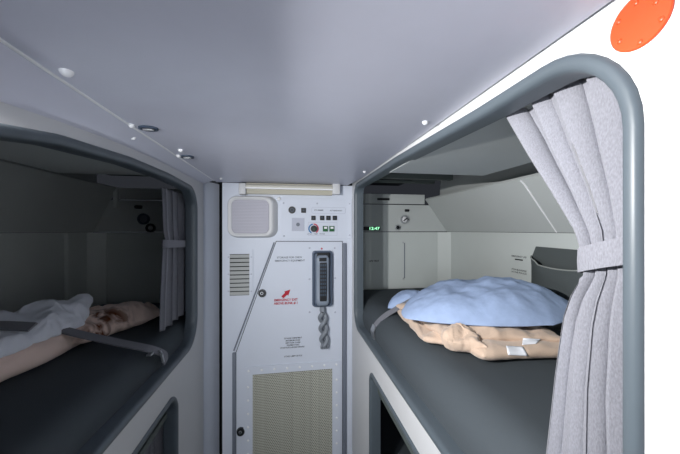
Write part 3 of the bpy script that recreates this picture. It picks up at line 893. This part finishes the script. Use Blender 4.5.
# wall pouch
t = thing('wall_pouch', 'dark grey fabric pouch on the outer wall of the right bunk', 'pouch', (.862, .83, -.27))
xw = .8625
bm = bmesh.new(); g = {}
NY, NZ = 16, 16
for i in range(NY + 1):
    for k in range(NZ + 1):
        f, q = i / NY, k / NZ
        y = .955 - .30 * f; z = -.275 + (.172) * q
        if k == NZ: pass
        sag = -.018 * sin(pi * min(1, max(0, f))) * q + .010 * (1 - f) * q * (1 if f < .2 else 0)
        bul = .045 * (1 - (2 * f - 1) ** 4) * (.5 + .5 * q) + .004
        g[i, k] = (bm.verts.new((xw - bul - .003 * fbm((f, q, 0), 3, 3), y, z + sag)), bm.verts.new((xw, y, z + sag)))
for i in range(NY):
    for k in range(NZ):
        bm.faces.new([g[a][0] for a in ((i, k), (i + 1, k), (i + 1, k + 1), (i, k + 1))])
for i in range(NY):
    bm.faces.new((g[i, 0][0], g[i + 1, 0][0], g[i + 1, 0][1], g[i, 0][1]))
for k in range(NZ):
    bm.faces.new((g[0, k][0], g[0, k + 1][0], g[0, k + 1][1], g[0, k][1])); bm.faces.new((g[NY, k][0], g[NY, k][1], g[NY, k + 1][1], g[NY, k + 1][0]))
link('pocket_front', bm, M['pouch'], t, True, angle=60)
pts = []
for i in range(NY + 1):
    f = i / NY
    sag = -.018 * sin(pi * f) + .010 * (1 - f) * (1 if f < .2 else 0)
    bul = .045 * (1 - (2 * f - 1) ** 4) + .004
    pts.append((xw - bul - .003 * fbm((f, 1, 0), 3, 3), .955 - .30 * f, -.275 + .172 + sag))
link('piping', tube(bmesh.new(), pts, .0022, 8), M['piping'], t, True)
link('back_panel', slab(bmesh.new(), [[(.955, -.275), (.655, -.275), (.655, -.062), (.935, -.058), (.955, -.10)]], 'x', xw - .004, xw), M['pouch'], t)

# placards and end wall fittings
for (u, v, b1, wd, nm, b2) in ((519, 258, 'EMERGENCY USE', .075, 'dark notice lettering on the right bunk wall, upper of the two beside the pouch', 1), (519, 271.5, 'STOW BELONGINGS', .075, 'dark notice lettering on the right bunk wall, lower of the two beside the pouch', 0)):
    p = onX(u, v, .8628)
    t = thing('notice', nm, 'notice', p, 'bunk wall notices')
    R_, U_ = Vector((0, -1, 0)), Vector((0, 0, 1))
    link('backing', B(p.x - .0006, p.x + .0004, p.y - .045, p.y + .045, p.z - .010, p.z + .012), M['liner'], t)
    text('lettering', b1, p + Vector((-.0006, 0, .005)), .0085, R_, U_, M['inkd'], t, wd)
    if b2: link('printed_bar', B(p.x - .0012, p.x - .0004, p.y - .02, p.y + .02, p.z - .009, p.z - .004), M['inkd'], t)
    else: text('lettering', 'IN THE POUCH', p + Vector((-.0006, 0, -.005)), .0085, R_, U_, M['inkd'], t, wd)

ER = 1.548
def er(u, v): return onY(u, v, ER)
t = thing('reading_light', 'round silver reading light on the end wall of the right bunk', 'light', er(404.5, 219.5))
p = er(404.5, 219.5)
link('bezel', ring(bmesh.new(), p, (0, -1, 0), .017, .024, .008), M['metal'], t, True)
link('lamp_ball', dome(bmesh.new(), p, (0, -1, 0), .0165, .012, 20, 6), M['white'], t, True)
link('lens_slot', box(bmesh.new(), -.011, .011, -.0145, -.010, -.003, .003), M['dark'], t).matrix_local = Matrix.Rotation(math.radians(-32), 4, 'Y')
for ch in t.children:
    if ch.name.startswith('lens_slot'):
        ch.data.transform(Matrix.Translation(ORI[t.name]))
t = thing('air_nozzle', 'small round air nozzle below the silver reading light', 'nozzle', er(397.5, 227.5))
p = er(397.5, 227.5)
link('bezel', ring(bmesh.new(), p, (0, -1, 0), .010, .0155, .008), M['metal'], t, True)
link('nozzle_core', dome(bmesh.new(), p, (0, -1, 0), .0098, .009, 16, 5), M['dark'], t, True)
p = er(407, 210.5)
tag(link('call_button', loft(bmesh.new(), [(rrect(p.x, p.z, .026, .015, .005), ER), (rrect(p.x, p.z, .023, .012, .004), ER - .006)]), M['black'], smooth=True, origin=p), 'small black button above the silver reading light', 'button')
p = er(372, 228.6)
t = thing('display', 'small black display with green glowing digits in the right bunk corner', 'display', p)
link('display_case', B(p.x - .062, p.x + .045, ER - .006, ER + .0005, p.z - .010, p.z + .010, bev=.002), M['black'], t)
text('digits', '12:47', (p.x + .010, ER - .0064, p.z), .021, RT, UPV, M['display'], t, .055)
p = er(383, 199.3)
tag(link('slot_cover', B(p.x - .034, p.x + .034, 1.538, 1.5445, p.z - .006, p.z + .006, bev=.002), M['black'], origin=p), 'thin black slot near the top of the right bunk end wall', 'slot')
# access strip with screws, lower end wall
a, b = onY(404.5, 243, 1.55), onY(404.5, 278, 1.55)
t = thing('access_strip', 'thin vertical joint strip with end screws on the right bunk end wall', 'strip', b)
link('joint', B(a.x - .0022, a.x + .0022, 1.5485, 1.551, b.z, a.z), M['seal'], t)
for q in (a, b): link('screw', dome(bmesh.new(), (q.x - .006, 1.55, q.z + (.003 if q is a else -.003)), (0, -1, 0), .005, .003), M['metal'], t, True)
p = onY(374, 261, 1.55)
t = thing('notice', 'short dark lettering low on the right bunk end wall near the corner', 'notice', p, 'bunk wall notices')
text('lettering', 'LIFE VEST', p, .012, RT, UPV, M['inkd'], t, .055, depth=.0006)

# ================================================================== LEFT BUNK CONTENTS
ML = -.325
t = thing('rolled_blanket', 'long tan fleece blanket with a brown print lying in the left bunk', 'blanket', (-.6, .9, ML))
def lr(s, tt, m): return .009 * abs(sin(m.y * 26 - m.x * 18 + 5 * fbm(m, 5, 1))) - .016 * abs(fbm(m, 9, 7))
def lr2(s, tt, m): return .014 * abs(sin(m.y * 36 + m.x * 30 + 5 * fbm(m, 5, 1))) - .016 * abs(fbm(m, 8, 7))
link('roll', cushion(bmesh.new(), [(-.585, .58, ML + .030), (-.555, .99, ML + .024), (-.70, 1.05, ML + .026), (-.82, .62, ML + .030)], .036, .026, p=6, q=.5, amp=.010, sc_=11, seed=31, n=60, ridge=lr), M['tiger'], t, True, angle=180)
link('bundle', cushion(bmesh.new(), [(-.565, .90, ML + .024), (-.452, 1.19, ML + .020), (-.560, 1.27, ML + .022), (-.72, .98, ML + .030)], .046, .022, p=4, q=.5, amp=.012, sc_=14, seed=36, n=72, ridge=lr2), M['tiger'], t, True, angle=180)
ob = cushion(bmesh.new(), [(-.612, .60, -.262), (-.562, .955, -.264), (-.592, 1.04, -.208), (-.82, .76, -.245)], .030, .010, p=9, q=.5, amp=.017, sc_=17, seed=41, n=72, ridge=lambda s, tt, m: .007 * sin(m.y * 50 + m.x * 40))
tag(link('pillow', ob, M['pillowl'], smooth=True, angle=180, origin=(-.68, .85, -.28)), 'crumpled white pillow on top of the tan blanket in the left bunk', 'pillow')
# belt across the pillow
t = thing('bunk_strap', 'dark restraint belt with a metal hook across the left bunk', 'strap', (-.34, .88, -.33), 'bunk restraint straps')
A0 = onY(49, 326, .90); A1 = onX(150, 349, -.362); A2_ = onX(164, 354.5, -.345)
link('webbing', ribbon(bmesh.new(), smooth_pts([A0, A0.lerp(A1, .3) + Vector((0, 0, -.003)), A0.lerp(A1, .7) + Vector((0, 0, -.002)), A1, A2_, A2_ + Vector((.004, 0, -.022))], 6), (0, .025, .006), .004), M['strap'], t, True)
C0, C1 = onY(-30, 326, .78), onY(33, 327, .78)
link('webbing', ribbon(bmesh.new(), smooth_pts([C0, C0.lerp(C1, .5) + Vector((0, 0, .002)), C1], 6), (0, .025, .010), .004), M['strap'], t, True)
bp_ = onX(161, 353, -.340)
link('hook', tube(bmesh.new(), smooth_pts([bp_ + Vector((-.012, .012, .004)), bp_ + Vector((0, 0, .000)), bp_ + Vector((.004, .004, -.026)), bp_ + Vector((.005, -.010, .002))], 5), .0035, 8), M['metal'], t, True)
q_ = onX(150, 354.5, -.356)
link('slide_clip', B(q_.x - .006, q_.x + .006, q_.y - .008, q_.y + .008, q_.z - .002, q_.z + .003, bev=.001), M['metal'], t)

EL = 1.528
def el(u, v): return onY(u, v, EL)
p = el(138.5, 207)
tag(link('call_button', loft(bmesh.new(), [(rrect(p.x, p.z, .034, .018, .007), EL), (rrect(p.x, p.z, .030, .014, .006), EL - .007)]), M['black'], smooth=True, origin=p), 'small black oval button at the top of the left bunk end wall', 'button')
p = el(144, 219)
t = thing('reading_light', 'dark reading light between two fittings on the left bunk end wall', 'light', p)
link('bezel', ring(bmesh.new(), p, (0, -1, 0), .017, .026, .007), M['keys'], t, True)
link('lamp_ball', dome(bmesh.new(), p, (0, -1, 0), .017, .012, 18, 5), M['seal'], t, True)
p = el(151, 228)
t = thing('air_nozzle', 'black air nozzle with a pale tip, lowest fitting on the left bunk end wall', 'nozzle', p)
link('bezel', ring(bmesh.new(), p, (0, -1, 0), .012, .021, .008), M['black'], t, True)
link('nozzle_core', dome(bmesh.new(), p, (0, -1, 0), .012, .014, 16, 5), M['metal'], t, True)
# left bunk pillar on the outer wall and joint post
q0, q1 = onX(64, 260, -.871), onX(79, 260, -.871)
struct('trim_8', B(-.872, -.858, min(q0.y, q1.y), max(q0.y, q1.y), -.33, -.011, bev=.003), M['liner'])
q0 = onY(116, 205, 1.524)
struct('trim_9', B(q0.x - .008, q0.x + .010, 1.515, 1.53, .10, .192, bev=.003), M['liner'])
